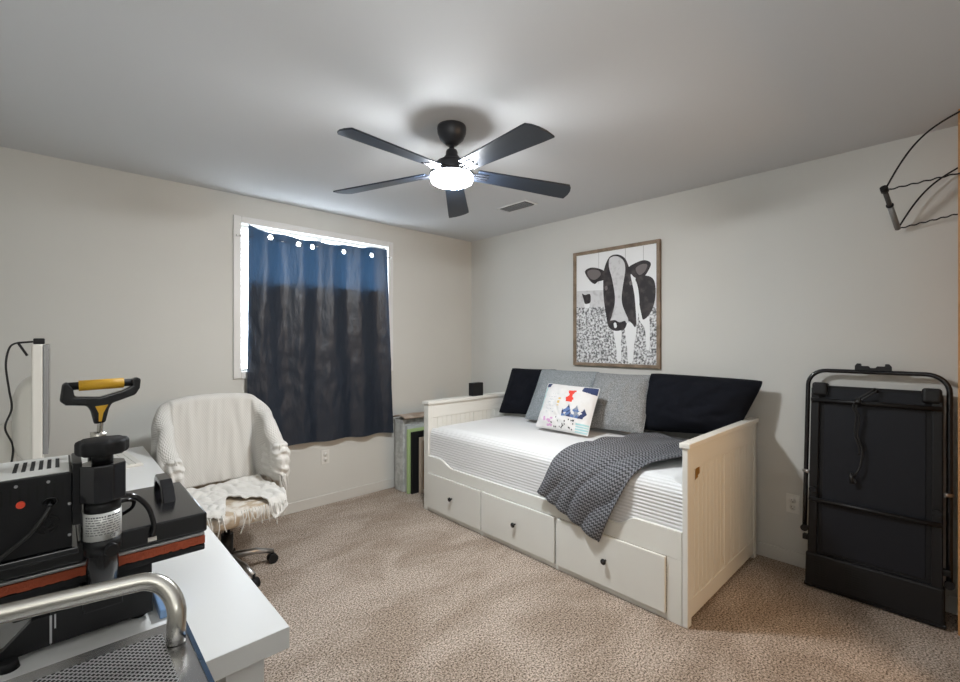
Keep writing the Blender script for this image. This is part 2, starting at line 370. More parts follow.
# ================================================================== CURTAIN
CXL0, CXR0, CXL1, CXR1 = -2.247, -1.098, -2.262, -1.026
def cur(u, v):
    x = (CXL0+(CXR0-CXL0)*u)*(1-v)+(CXL1+(CXR1-CXL1)*u)*v
    ztop = 2.200-.028*sin(pi*min(1, u*1.05))+.009*cos(2*pi*4.5*u)
    if u < .05: ztop += .02*(1-u/.05)
    zb = .560+(.528-.560)*u+.006*sin(u*23)
    z = ztop+(zb-ztop)*v
    ph = 2*pi*4.5*u+.9*nz(u*3, v*1.2, 3)
    y = -.054+.020*cos(ph)*(1-.35*v)+.012*nz(u*9, v*2.5, 1)*sstep(.05, .5, v)+.006*nz(u*22, v*14, 5)*sstep(.25, .6, v)
    return (x, min(y, -.024), z)
gro = [(-2.104, 2.145), (-1.894, 2.125), (-1.774, 2.125), (-1.498, 2.125), (-1.232, 2.130)]
def ckeep(u, v):
    if v > .08: return True
    p = cur(u, v)
    return all((p[0]-gx)**2+(p[2]-gz)**2 > .019**2 for gx, gz in gro)
ct = tag(empty('curtain', (-1.65, -.05, .56)), 'dark navy grommet curtain hanging over the window', 'curtain')
CO = (-1.65, -.05, .56)
MB().grid(cur, 260, 420, keep=ckeep).build('cloth', 'curtain', ct, origin=CO)
for gx, gz in gro:
    u = (gx-CXL0)/(CXR0-CXL0); p = cur(u, (2.19-gz)/1.62)
    MB().tube([(gx+.0215*cos(t*pi/12), p[1]-.003, gz+.0215*sin(t*pi/12)) for t in range(24)], .003, 8, closed=True).build('grommet', 'chrome', ct, origin=CO)
# unseen black panel, added to block window light behind the lower cloth
MB().grid(lambda u, v: (CXL0+.012+(CXR0-CXL0-.02+.055*v)*u, -.0215+.0006*cos(40*u), 1.80+.02*u-(1.20)*v), 40, 40).build('shade_panel', 'matte', ct, origin=CO)
rod = tag(empty('curtain_rod', (-1.67, -.03, 2.14)), 'thin white rod holding the curtain across the window top', 'rod')
MB().cyl((-.652, 0, -.005), (.652, 0, -.005), .005, n=12).build('rod_bar', 'trim', rod)
for sx in (-1, 1):
    MB().box(sx*.650-.006, -.006, -.012, sx*.650+.006, .0135, .004).build('bracket', 'trim', rod, bevel=.002)

# ================================================================== OUTLETS
def outlet(label, loc, rz):
    o = tag(empty('wall_outlet', loc, (0, 0, rz)), label, 'outlet')
    MB().box(-.035, 0, -.057, .035, -.006, .057).build('cover_plate', 'plate', o, bevel=.002)
    for dz in (-.021, .021):
        s = MB().lathe([(.001, 0), (.0165, 0), (.0165, .003), (.001, .003)], n=24)
        s.v = [(x, -.006-z, y+dz) for x, y, z in s.v]
        rc = s.build('receptacle', 'plate', o)
        sl = MB().box(-.007, -.0093, dz-.001, -.0055, -.0090, dz+.008).box(.0055, -.0093, dz-.001, .007, -.0090, dz+.008).box(-.002, -.0093, dz-.010, .002, -.0090, dz-.006)
        q = sl.build('slots', 'dark', rc)
outlet('white wall outlet below the curtain', (-1.647, 0, .397), 0)
outlet('white wall outlet between the daybed and the folded treadmill', (0, -2.93, .372), -pi/2)

# ================================================================== COW PICTURE
pic = tag(empty('framed_picture', (0, -1.7235, 1.64)), 'wood-framed black and white cow photograph on the wall over the daybed', 'picture')
HW, HH = .384, .482
fr = MB()
fr.box(-.028, -HW, -HH, -.002, -HW+.026, HH).box(-.028, HW-.026, -HH, -.002, HW, HH).box(-.028, -HW+.026, HH-.026, -.002, HW-.026, HH).box(-.028, -HW+.026, -HH, -.002, HW-.026, -HH+.026)
fr.build('frame', 'wood', pic, bevel=.002)
pr = MB().box(-.012, -HW+.026, -HH+.026, -.003, HW-.026, HH-.026).build('print', 'art_white', pic)
CW = {
'head': [(-0.043, 0.403), (0.027, 0.417), (0.094, 0.38), (0.132, 0.302), (0.169, 0.195), (0.196, 0.108), (0.201, -0.029), (0.187, -0.164), (0.156, -0.138), (0.122, -0.12), (0.094, -0.179), (0.027, -0.192), (-0.033, -0.173), (-0.057, -0.132), (-0.073, -0.051), (-0.093, 0.077), (-0.097, 0.203), (-0.089, 0.311)],
'blaze': [(-0.037, 0.394), (0.027, 0.403), (0.084, 0.36), (0.1, 0.289), (0.084, 0.186), (0.069, 0.083), (0.075, 0.013), (0.103, -0.058), (0.126, -0.111), (0.103, -0.136), (-0.023, -0.124), (-0.017, -0.071), (0.007, 0.017), (0.007, 0.105), (-0.017, 0.231), (-0.043, 0.323)],
'nose': [(-0.047, -0.12), (0.007, -0.107), (0.05, -0.126), (0.1, -0.117), (0.103, -0.162), (0.065, -0.188), (0.017, -0.194), (-0.033, -0.173)],
'nostril': [(-0.001, -0.133), (0.019, -0.129), (0.027, -0.161), (0.007, -0.171)],
'ear_l': [(-0.273, 0.313), (-0.219, 0.34), (-0.145, 0.326), (-0.085, 0.292), (-0.089, 0.229), (-0.145, 0.217), (-0.18, 0.2), (-0.23, 0.238)],
'ear_r': [(0.125, 0.298), (0.196, 0.332), (0.259, 0.341), (0.308, 0.314), (0.294, 0.266), (0.25, 0.212), (0.196, 0.21), (0.156, 0.239)],
'ear_in': [(0.187, 0.287), (0.241, 0.314), (0.282, 0.301), (0.259, 0.253), (0.214, 0.233)],
'ear_in2': [(-0.25, 0.305), (-0.21, 0.322), (-0.14, 0.308), (-0.12, 0.27), (-0.17, 0.235), (-0.22, 0.25)],
'body': [(0.187, 0.219), (0.276, 0.221), (0.329, 0.188), (0.346, 0.112), (0.337, 0.014), (0.303, -0.067), (0.25, -0.112), (0.232, -0.064), (0.205, 0.073)],
'neck': [(0.145, 0.241), (0.178, 0.208), (0.205, 0.141), (0.218, 0.021), (0.205, -0.097), (0.196, -0.147), (0.178, 0.075)],
'leg1': [(-0.003, -0.178), (0.065, -0.188), (0.061, -0.301), (0.065, -0.423), (0.027, -0.428), (0.021, -0.337)],
'leg2': [(0.1, -0.136), (0.187, -0.147), (0.189, -0.232), (0.174, -0.301), (0.163, -0.432), (0.122, -0.436), (0.115, -0.336), (0.103, -0.249)],
'leg3': [(0.211, 0.013), (0.254, -0.001), (0.257, -0.099), (0.296, -0.1), (0.299, -0.317), (0.275, -0.334), (0.261, -0.183), (0.218, -0.114)],
'farcow': [(-0.302, 0.129), (-0.273, 0.115), (-0.223, 0.119), (-0.217, 0.057), (-0.24, 0.04), (-0.273, 0.042), (-0.284, 0.075)],
'farleg': [(-0.275, 0.046), (-0.23, 0.045), (-0.232, 0.004), (-0.273, 0.005)],
'eyel': [(-0.081, 0.169), (-0.061, 0.173), (-0.057, 0.146), (-0.077, 0.138)],
'eyer': [(0.133, 0.185), (0.152, 0.193), (0.159, 0.169), (0.141, 0.16)]}
sgn = -1
def shape(poly, layer, smooth=True):
    p3 = [Vector((x, y, 0)) for x, y in poly]
    if smooth: p3 = spline(p3, 4, True)
    c = [(sgn*q.x, max(-HH+.027, q.y)) for q in p3]
    c = [(max(-HW+.027, min(HW-.027, a)), b) for a, b in c]
    x = -.0125-.0003*layer
    n = len(c); cx = sum(a for a, b in c)/n; cz = sum(b for a, b in c)/n
    return [(x, a, b) for a, b in c]
art = MB()
def addshape(key, layer, mi, sm=True):
    vs = shape(CW[key], layer, sm); art.add(vs, [tuple(range(len(vs)))], mi=mi)
vs = [(-.0125, a, b) for a, b in ((-HW+.027, -HH+.027), (HW-.027, -HH+.027), (HW-.027, .018), (-HW+.027, -.02))]
art.add(vs, [(0, 1, 2, 3)], mi=4)
vs = [(-.0125, a, b) for a, b in ((-HW+.027, -.0199), (HW-.027, .0181), (HW-.027, .155), (-HW+.027, .12))]
art.add(vs, [(0, 1, 2, 3)], mi=3)
addshape('leg3', 1, 0); addshape('body', 2, 1); addshape('leg1', 2, 0); addshape('leg2', 3, 0); addshape('ear_l', 3, 1); addshape('ear_r', 3, 1)
addshape('head', 4, 1); addshape('ear_in', 5, 2); addshape('ear_in2', 5, 2); addshape('neck', 5, 0); addshape('blaze', 6, 3); addshape('nose', 7, 1); addshape('nostril', 8, 0)
addshape('farcow', 2, 1); addshape('farleg', 1, 0); addshape('eyel', 6, 2); addshape('eyer', 6, 2)
for a in (-.14, .1, .25): art.box(-.0126, sgn*a-.001, .2, -.0125, sgn*a+.001, HH-.028, mi=2)
art.build('cow_image', ['art_white', 'art_dark', 'art_mid', 'art_hair', 'art_field'], pr)

# ================================================================== DAYBED
bed = tag(empty('daybed', (-.58, -1.69, 0)), 'white wooden daybed with three drawers along the right wall', 'daybed')
BO = (-.58, -1.69, 0)
def bpart(mb, name, m='lacquer', parent=None, **k): return mb.build(name, m, parent or bed, origin=BO, **k)
BX0, BX1 = -1.10, -.045
for (ya, yb, out) in ((-.64, -.70, 1), (-2.718, -2.745, -1)):
    e = MB()
    e.box(BX0, ya, 0, BX0+.045, yb, .853).box(BX1-.045, ya, 0, BX1, yb, .853)
    yc = (ya+yb)/2; hw_ = abs(ya-yb)/2-.004; pt = hw_-.004
    e.box(BX0+.045, yc-hw_, .74, BX1-.045, yc+hw_, .853).box(BX0+.045, yc-hw_, .03, BX1-.045, yc+hw_, .12)
    e.box(-.60, yc-hw_, .12, -.545, yc+hw_, .74)
    ep = bpart(e, 'headboard' if out > 0 else 'footboard', bevel=.003)
    bb = MB()
    for (xa, xb) in ((BX0+.045, -.60), (-.545, BX1-.045)):
        n = 9; wd = (xb-xa)/n
        for k in range(n):
            bb.box(xa+k*wd+.002, yc-pt, .12, xa+(k+1)*wd-.002, yc+pt, .74)
        bb.box(xa, yc-pt+.003, .12, xb, yc+pt-.003, .74)
    bpart(bb, 'beadboard_panel', parent=ep, bevel=.0018)
    cp = MB().box(BX0-.008, min(ya, yb)-.012, .853, BX1+.01, max(ya, yb)+.012, .878)
    bpart(cp, 'top_rail', parent=ep, bevel=.004)
    if out < 0:
        mk = MB()
        for (x0, z0, x1, z1) in ((-1.00, .685, -.965, .745), (-.975, .70, -.945, .775)):
            mk.add([(x0, -2.7398, z0), (x1, -2.7398, z0+.008), (x1-.003, -2.7398, z1), (x0+.004, -2.7398, z1-.01)], [(0, 1, 2, 3)])
        st = bpart(mk, 'worn_mark', mat('worn_wood_mark', (0.30, 0.16, 0.03), 0.6), parent=ep, solid=.0006)
# back board
bpart(MB().box(BX1-.02, -2.716, .2, BX1, -.70, .66), 'back_panel', bevel=.003)
# front fascia with drawer openings; curved top edge
tops = []
for k in range(81):
    y = -.70-(2.716-.70)*k/80
    zl = .442-.050*sstep(.84, 1.00, -y); zr = .448-.055*(1-sstep(2.37, 2.48, -y))
    tops.append((y, zl if y > -1.6 else zr))
fa = MB()
poly = [(-.70, .312)]+tops+[(-2.716, .312)]
fa.prism(poly, 'x', BX0, BX0+.022)
DR = [(-.685, -1.318), (-1.340, -1.968), (-1.988, -2.640)]
for (y0, y1) in ((-.70, -.704), (-1.320, -1.338), (-1.970, -1.986), (-2.642, -2.716)): fa.box(BX0, y0, .0, BX0+.022, y1, .312)
fa.box(BX0+.004, -.70, .0, BX0+.022, -2.716, .028)
bpart(fa, 'front_fascia', bevel=.002)
for y0, y1 in DR:
    y0 = min(y0, -.706)
    d = bpart(MB().box(BX0-.014, y0, .034, BX0+.004, y1, .310), 'drawer', bevel=.003)
    ym = (y0+y1)/2
    kb = MB().lathe([(.001, 0), (.006, 0), (.006, .012), (.011, .016), (.016, .022), (.015, .028), (.008, .031), (.001, .031)], n=24)
    kb.v = [(BX0-.014-z, ym+x, .178+y) for x, y, z in kb.v]
    bpart(kb, 'knob', 'gloss', parent=d)

# quilt over the mattress
prof = []
def qprof(s):      # s = arclength from the wall side; returns (x,z, ribbed amount)
    flat = .93
    if s < flat: return (-.08-s, .685, 0)
    R = .075; arc = R*pi/2
    if s < flat+arc:
        a = (s-flat)/R
        return (-.08-flat-R*sin(a), .685-R*(1-cos(a)), sstep(.1, .8, a))
    t = s-flat-arc
    return (-.08-flat-R+.003*0, .685-R-t, 1)
# total: flat reaches x=-1.01, front face at x=-1.085
QL = .93+.075*pi/2+.225
def quilt(u, v):
    s = v*QL
    x, z, rb = qprof(s); y = -.705-(2.714-.705)*u
    hump = .018*sin(pi*min(1, max(0, u)))**.5
    x2, z2, _ = qprof(min(QL, s+.002)); tx, tz = x2-x, z2-z; L = sqrt(tx*tx+tz*tz) or 1
    nx, nzv = tz/L, -tx/L
    rib = .0034*abs(sin(pi*s/.0185))*(.25+.75*rb)+.0030*abs(sin(pi*y/.017))*rb*sstep(.6, .85, u)
    wob = .004*nz(y, s, 0, 3.0)*rb
    d = rib+wob-.004
    edge = -.03*(1-sstep(0, .04, u))*(1-rb)-.03*(1-sstep(0, .04, 1-u))*(1-rb)
    return (min(x+nx*d, -.07), y, z+nzv*d+hump*(1-rb)*.6-.004+edge)
q = MB().grid(quilt, 190, 560)
qt = bpart(q, 'quilt', 'quilt')
qt.parent = None; qt.location = BO
tag(qt, 'white ribbed quilt covering the daybed mattress', 'quilt')
# mattress beneath
mt = bpart(MB().box(-1.055, -2.67, .36, -.07, -.715, .655), 'mattress', 'quilt', bevel=.03, seg=4)
mt.parent = None; mt.location = BO; tag(mt, 'thick white mattress under the quilt on the daybed', 'mattress')
bpart(MB().box(-1.075, -2.714, .32, -.068, -.702, .352), 'slat_base')

# grey plush throw
def lerp_path(P, t):
    n = len(P)-1; d = [0]
    for i in range(n): d.append(d[-1]+(Vector(P[i+1])-Vector(P[i])).length)
    s = t*d[-1]
    for i in range(n):
        if s <= d[i+1]+1e-9:
            f = (s-d[i])/(d[i+1]-d[i]); return Vector(P[i]).lerp(Vector(P[i+1]), f)
    return Vector(P[-1])
Lp = spline([(-.28, -2.10, .712), (-.50, -2.08, .712), (-.74, -2.03, .712), (-.98, -1.985, .706), (-1.075, -1.955, .665), (-1.112, -1.93, .60), (-1.124, -1.89, .50), (-1.126, -1.862, .445)], 6)
Rp = spline([(-.28, -2.655, .714), (-.50, -2.65, .712), (-.76, -2.60, .712), (-.93, -2.53, .712), (-1.045, -2.485, .690), (-1.106, -2.44, .62), (-1.124, -2.35, .42), (-1.127, -2.285, .275)], 6)
def thr(u, v):
    p = lerp_path(Lp, v).lerp(lerp_path(Rp, v), u)
    hang = sstep(.55, .8, v)
    a = .017*sin(u*15+v*4+3*nz(u, v, 0, 2.5))*(.35+.65*v)+.018*nz(u*4, v*4, 2)
    p.x -= (abs(a)*.9+.004)*hang
    p.z += (abs(a)*1.3+.003)*(1-hang)
    if v < .55: p.z += .012*max(0, sin(u*9+v*14))*(1-v)
    return p
to = MB().grid(thr, 90, 120, uv=True).build('throw_blanket', 'throw', None, solid=.007, origin=(-.9, -2.25, .5))
tag(to, 'dark grey plush chevron throw draped over the front of the daybed', 'blanket')

# ------------------------------------------------------------------ pillows
def cushion(name, W, H, T, mats, label, cat, bl, tl, br, seed, mifn=None, tr=None, pinch=.03, n=44, droop=0, group=None):
    """bl,tl,br: world positions of bottom-left, top-left and bottom-right corners of the mid plane"""
    bl, tl, br = Vector(bl), Vector(tl), Vector(br)
    tr = Vector(tr) if tr else br+tl-bl
    U = (br-bl); V = (tl-bl); N = U.cross(V).normalized(); c = (bl+br+tl+tr)/4
    mb = MB()
    def surf(side):
        def f(u, v):
            a, b = 2*u-1, 2*v-1
            pa = a*(1-pinch*(1-b*b)*abs(a)**3-.02*abs(b)**8); pb = b*(1-pinch*(1-a*a)*abs(b)**3-.02*abs(a)**8)
            t = T/2*(max(0, 1-abs(a)**2.4)**.62)*(max(0, 1-abs(b)**2.4)**.62)
            t *= 1+.16*nz(a*2+seed, b*2, seed)
            e = (1-abs(a)**6)*(1-abs(b)**6)
            w = (.013*nz(a*3.5+seed, b*3.5, 9)+.007*nz(a*9+seed, b*6+a*3, 3))*e
            qq = (bl*(1-pa)*(1-pb)+br*(1+pa)*(1-pb)+tl*(1-pa)*(1+pb)+tr*(1+pa)*(1+pb))/4
            return qq+N*side*(t+w*side)-Vector((0, 0, droop))*abs(a)**4*(b > 0)*b
        return f
    mb.grid(surf(1), n, n, mifn=mifn); mb.grid(surf(-1), n, n)
    # piped seam
    rim = []
    for i in range(n): rim.append(surf(1)(i/n, 0))
    for i in range(n): rim.append(surf(1)(1, i/n))
    for i in range(n): rim.append(surf(1)(1-i/n, 1))
    for i in range(n): rim.append(surf(1)(0, 1-i/n))
    ob = mb.build(name, mats, None, origin=tuple(c))
    sm = MB().tube(rim, .0032, 6, closed=True).build('seam', mats[0] if isinstance(mats, list) else mats, ob, origin=tuple(c))
    tag(ob, label, cat, group)
    return ob
cushion('pillow', .45, .45, .16, 'navy', 'black square pillow in the corner at the daybed headboard', 'pillow',
        (-.35, -.76, .715), (-.215, -.80, 1.115), (-.22, -1.17, .715), 1)
cushion('pillow', .5, .46, .17, 'bluegrey', 'blue-grey square pillow leaning behind the colourful patterned cushion', 'pillow',
        (-.43, -1.14, .715), (-.19, -1.13, 1.12), (-.37, -1.68, .715), 2)
cushion('pillow', .5, .46, .17, 'grey', 'grey woven pillow with pale piped edge beside the wide black pillow', 'pillow',
        (-.40, -1.69, .722), (-.17, -1.66, 1.115), (-.33, -2.13, .722), 3)
cushion('pillow', .7, .42, .23, 'navy', 'wide black pillow rising above the daybed footboard', 'pillow',
        (-.25, -2.085, .738), (-.135, -2.09, 1.13), (-.24, -2.675, .785), 5, pinch=-.01, tr=(-.125, -2.805, 1.12))
pm = [mat('print_white', (0.70, 0.69, 0.68), 0.9), mat('print_navy', (0.03, 0.045, 0.12), .9), mat('print_red', (0.72, 0.06, 0.04), .9), mat('print_blue', (0.10, 0.17, 0.36), .9),
      mat('print_teal', (0.36, 0.58, 0.60), .9), mat('print_pink', (0.60, 0.35, 0.55), .9), mat('print_black', (0.03, 0.03, 0.035), .9), mat('print_yellow', (0.65, 0.45, 0.15), .9), mat('print_greyblue', (0.24, 0.28, 0.36), .9)]
rr = random.Random(4)
dots = [(rr.uniform(.30, .78), rr.uniform(.03, .27)) for _ in range(22)]
blob = [(rr.uniform(.50, .92), rr.uniform(.30, .50), rr.choice((1, 3, 8, 1, 8, 3, 0))) for _ in range(40)]
pinks = [(rr.uniform(.12, .33), rr.uniform(.06, .22)) for _ in range(9)]
def pf(u, v):
    if (v > .84 and u > .74 and v+u*.2 > 1.02) or (u < .10 and v > .90): return 1
    if u < .05 and v > .35: return 4
    if u > .78 and v < .20: return 4 if (int(v*60) % 3) else 0
    if .50 < u < .66 and .60 < v < .86:
        if abs(u-.58) < .045+.02*sin(v*40) or (v > .83) or (v < .68 and abs(abs(u-.58)-.04) < .014): return 2
    if .50 < u < .93-.5*abs(v-.4) and .29 < v < .55-.12*abs(sin(u*21)):
        best = min(blob, key=lambda d: (d[0]-u)**2+(d[1]-v)**2)
        return best[2]
    if any((u-a)**2*1.6+(v-b)**2*.5 < .00016 for a, b in dots): return 6
    if any((u-a)**2+(v-b)**2 < .0007 for a, b in pinks): return 5
    if .38 < u < .43 and .48 < v < .66: return 7 if sin(v*70) > -.3 else 0
    if .16 < u < .34 and .34 < v < .80 and int(v*45) % 3 == 0 and sin(u*90+v*300) > -.1: return 8 if rr.random() < .35 else 0
    return 0
cushion('pillow', .43, .36, .12, pm, 'small white cushion with colourful red, navy and teal print', 'pillow',
        (-.625, -1.42, .715), (-.475, -1.425, 1.035), (-.60, -1.865, .705), 8, mifn=lambda u, v: pf(u, v), n=110)

# small black box on headboard
bxr = tag(empty('speaker', (-.55, -.67, .878)), 'small black cube speaker standing on the headboard rail', 'speaker')
MB().box(-.062, -.03, 0, .062, .03, .115).build('body', 'matte', bxr, bevel=.004)
MB().box(-.054, -.0315, .008, .054, -.0301, .107).build('grille', 'dark', bxr, bevel=.0005)

# ================================================================== BOARDS BY THE BED
wr = MB().box(-1.005, -.19, 0, -.10, -.06, .655).build('wrapped_board', 'wrap', None, bevel=.006, origin=(-.57, -.12, 0))
tag(wr, 'wide grey plastic-wrapped board standing in the corner behind the daybed', 'board')
wr2 = MB().box(-.985, -.235, 0, -.12, -.197, .60).build('pale_board', 'pale', None, bevel=.003, origin=(-.56, -.215, 0))
tag(wr2, 'pale blue-grey board in front of the plastic-wrapped one beside the daybed', 'board')
gb = MB().box(-1.0, -.262, 0, -.14, -.242, .575).build('green_board', 'green', None, bevel=.002, origin=(-.57, -.25, 0))
tag(gb, 'thin green-edged board standing beside the daybed headboard', 'board')
kb_ = MB().box(-.975, -.292, 0, -.14, -.268, .55).build('black_board', 'matte', None, bevel=.002, origin=(-.56, -.28, 0))
tag(kb_, 'black flat board standing between the green-edged and wood-framed ones', 'board')
fb = tag(empty('framed_board', (-.53, -.315, 0)), 'pale wood frame with brown panel, nearest of the boards beside the daybed', 'frame')
f_ = MB().box(-.38, -.012, 0, -.35, .012, .50).box(.35, -.012, 0, .38, .012, .50).box(-.35, -.012, 0, .35, .012, .03).box(-.35, -.012, .47, .35, .012, .50)
f_.build('frame', 'palewood', fb, bevel=.002)
MB().box(-.35, -.004, .03, .35, .008, .47).build('panel', 'brown', fb)
def cardf(u, v):
    x = -1.02+.60*u; y = -.25+.20*v
    return (x, y, .668+.020*sin(pi*v)*(1-u)+.012*abs(nz(u*3, v*3, 2))+.010*(u < .12)*0)
cdb = MB().grid(cardf, 24, 12).build('cardboard_sheet', 'card', None, solid=.012, origin=(-.75, -.15, .66))
tag(cdb, 'crumpled brown cardboard lying on top of the boards beside the bed', 'cardboard')

# ================================================================== FOLDED TREADMILL
tr = tag(empty('folded_treadmill', (-.17, -3.306, 0), (0, radians(6.3), 0)), 'black folded walking treadmill leaning upright against the right wall', 'treadmill')
# local: x outward (negative = into room), y along the wall, z up
D = MB().box(-.045, -.245, .17, -.005, .245, 1.115)
D.build('deck', 'matte', tr, bevel=.006)
MB().box(-.049, -.205, .20, -.044, .205, 1.10).build('belt_cover', mat('deck_panel', (0.009, 0.010, 0.014), 0.5, spec=.25), tr, bevel=.003)
for sy in (-1, 1): MB().box(-.062, sy*.245-.02, .10, -.004, sy*.245+.02, 1.10).build('side_rail', 'black', tr, bevel=.006)
mc = MB().box(-.072, -.272, .012, .0, .272, .185).build('motor_cover', 'black', tr, bevel=.012, seg=3)
vs_ = MB()
for gi, (ya, yb) in enumerate(((.232, .208), (.203, .180), (.096, .068), (.064, .036), (.032, .004))):
    if gi == 2:
        vs_.build('vent_slots', 'dark', mc); vs_ = MB()
    for k in range(9):
        vs_.box(-.0735, yb, .055+k*.012, -.0722, ya, .061+k*.012)
vs_.build('vent_slots', 'dark', mc)
MB().box(-.066, -.278, .0, .004, .278, .02).build('bottom_bumper', 'gloss', tr, bevel=.006)
for sy in (-1, 1): MB().box(-.075, sy*.225-.036, 1.055, -.002, sy*.225+.036, 1.13).build('end_cap', 'black', tr, bevel=.014, seg=3)
# handle frame tube
def arc(cx, cz, r, a0, a1, x, n=8): return [(x, cx+r*cos(radians(a0+(a1-a0)*k/n)), cz+r*sin(radians(a0+(a1-a0)*k/n))) for k in range(n+1)]
hx = -.030; R = .085; W2 = .286
pth = [(hx, W2, .30), (hx, W2, .5)]+arc(W2-R, 1.20-R, R, 0, 90, hx)+arc(-(W2-R), 1.20-R, R, 90, 180, hx)+[(hx, -W2, .5), (hx, -W2, .20)]
MB().tube(pth, .0115, 12).build('handle_frame', 'gloss', tr)
for sy, zz in ((1, .30), (-1, .20)): MB().cyl((hx-.016, sy*(W2), zz), (hx+.016, sy*W2, zz), .018, n=20).build('pivot', 'black', tr)
for sy, zz in ((1, .29), (-1, .29)): MB().box(hx-.02, sy*.262, zz-.05, hx+.012, sy*.292, zz-.02).build('hinge_block', 'black', tr, bevel=.004)
for zz in (1.03, .475): MB().cyl((-.072, -.262, zz), (-.072, .262, zz), .0115, n=14).build('crossbar', 'black', tr)
for sy in (-1, 1):
    MB().cyl((-.085, sy*.245, .53), (-.05, sy*.245, .53), .017, n=18).build('knob', 'gloss', tr)
    MB().cyl((-.058, sy*.268, .62), (-.028, sy*.296, .62), .010, n=14).build('lock_pin', 'steel', tr)
hk = MB().prism([(.075, 1.206), (.075, 1.232), (.066, 1.245), (.050, 1.245), (.048, 1.232), (.018, 1.232), (.010, 1.222), (-.010, 1.222), (-.018, 1.232), (-.048, 1.232), (-.050, 1.245), (-.066, 1.245), (-.075, 1.232), (-.075, 1.206)], 'x', hx-.018, hx+.010)
hk.build('phone_holder', 'black', tr, bevel=.002)
cp = spline([(-.055, -.02, 1.09), (-.078, -.025, 1.105), (-.09, -.005, 1.085), (-.095, .04, 1.045), (-.092, .062, 1.00), (-.088, .048, .955), (-.080, .055, .86), (-.075, .035, .78), (-.078, .042, .70), (-.085, .055, .66), (-.075, .07, .632), (-.080, .058, .61), (-.082, .075, .60)], 8)
MB().tube(cp, .0042, 8).tube([p+Vector((-.002, .012, .006)) for p in cp[:60]], .0042, 8).cyl((-.082, .072, .60), (-.078, .080, .655), .011, .008, n=10).cyl((-.105, .052, 1.025), (-.09, .052, 1.05), .014, n=12).build('power_cord', 'cord', tr)

# ================================================================== WIRE RACK AT THE RIGHT
rk = tag(empty('wire_rack', (-.14, -3.62, 2.2)), 'black bent-wire rack with grey tube high at the right edge of the wall', 'rack')
RO = (-.14, -3.62, 2.2)
A = Vector((-.262, -3.369, 2.117)); B = Vector((-.05, -3.403, 1.956))
def wirearc(P, Q, bul, n=20):
    P, Q = Vector(P), Vector(Q); out = []
    for k in range(n+1):
        t = k/n; p = P.lerp(Q, t); p.z += bul*sin(pi*t)*1.0; p.y += bul*.25*sin(pi*t); out.append(p)
    return out
w1 = wirearc(A, (-.262, -3.628, 2.417), .055); w2 = wirearc(B, (-.05, -3.628, 2.220), .040)
MB().tube(w1, .0042, 8).build('wire', 'black', rk, origin=RO)
MB().tube(w2, .0042, 8).build('wire', 'black', rk, origin=RO)
for P, Q in ((A, (-.262, -3.628, 2.135)), (B, (-.05, -3.628, 1.991))):
    P, Q = Vector(P), Vector(Q)
    MB().tube([P.lerp(Q, k/30)+Vector((0, 0, .0025*sin(k*1.25))) for k in range(31)], .0035, 8).build('chord_wire', 'black', rk, origin=RO)
ax = (B-A).normalized()
MB().cyl(A-ax*.006, A+ax*.10, .0105, n=18).build('tube', mat('tube_dark', (.06, .06, .06), .6), rk, origin=RO)
MB().cyl(A+ax*.10, B, .0125, n=18).build('tube', mat('tube_grey', (.20, .20, .195), .6), rk, origin=RO)
MB().cyl(A+ax*.098, A+ax*.106, .0155, n=18).build('tube_collar', 'black', rk, origin=RO)
MB().cyl(A-ax*.02, A+ax*.008, .016, n=14).build('tube_cap', 'black', rk, origin=RO)
MB().box(-.275, -3.60, 2.10, -.035, -3.622, 2.12).build('mount_bar', 'black', rk, origin=RO, bevel=.002) if False else None

# ================================================================== DESK
desk = tag(empty('desk', (-3.30, -1.46, 0)), 'long white desk with a thick top along the left wall', 'desk')
DO = (-3.30, -1.46, 0)
MB().box(-3.68, -2.62, .693, -2.904, -.30, .74).build('desktop', 'desk', desk, origin=DO, bevel=.0015)
for x in (-3.62, -2.985):
    for y in (-2.60, -.36): MB().box(x-.04, y, 0, x+.035, y+.06*(1), .693).build('leg', 'desk', desk, origin=DO, bevel=.002)

# ------------------------------------------------------------------ heat press
hp = tag(empty('heat_press', (-3.22, -2.25, .74)), 'black heat press machine with yellow grip standing on the desk', 'heat press')
HO = (-3.22, -2.25, .74)
def hpart(mb, name, m='black', parent=None, **k): return mb.build(name, m, parent or hp, origin=HO, **k)
# base frame
bs = MB().box(-3.285, -2.372, .752, -3.117, -2.352, .815).box(-3.28, -2.352, .80, -3.117, -2.02, .812)
bs.box(-3.137, -2.36, .752, -3.117, -2.02, .812)
bs.prism([(-3.285, .815), (-3.285, .752), (-3.375, .748), (-3.40, .750), (-3.40, .758), (-3.352, .770), (-3.312, .812)], 'y', -2.372, -2.352)
bs.box(-3.40, -2.36, .752, -3.38, -2.02, .775)
hpart(bs, 'base_frame', bevel=.002)
for (x, y) in ((-3.343, -2.385), (-3.14, -2.34), (-3.36, -2.05), (-3.14, -2.05)):
    hpart(MB().cyl((x, y, .74), (x, y, .756), .016, .013, n=18), 'foot', 'matte')
hpart(MB().box(-3.2865, -2.3745, .757, -3.283, -2.373, .813).box(-3.2795, -2.3745, .785, -3.277, -2.373, .813), 'edge_strip', 'steel')
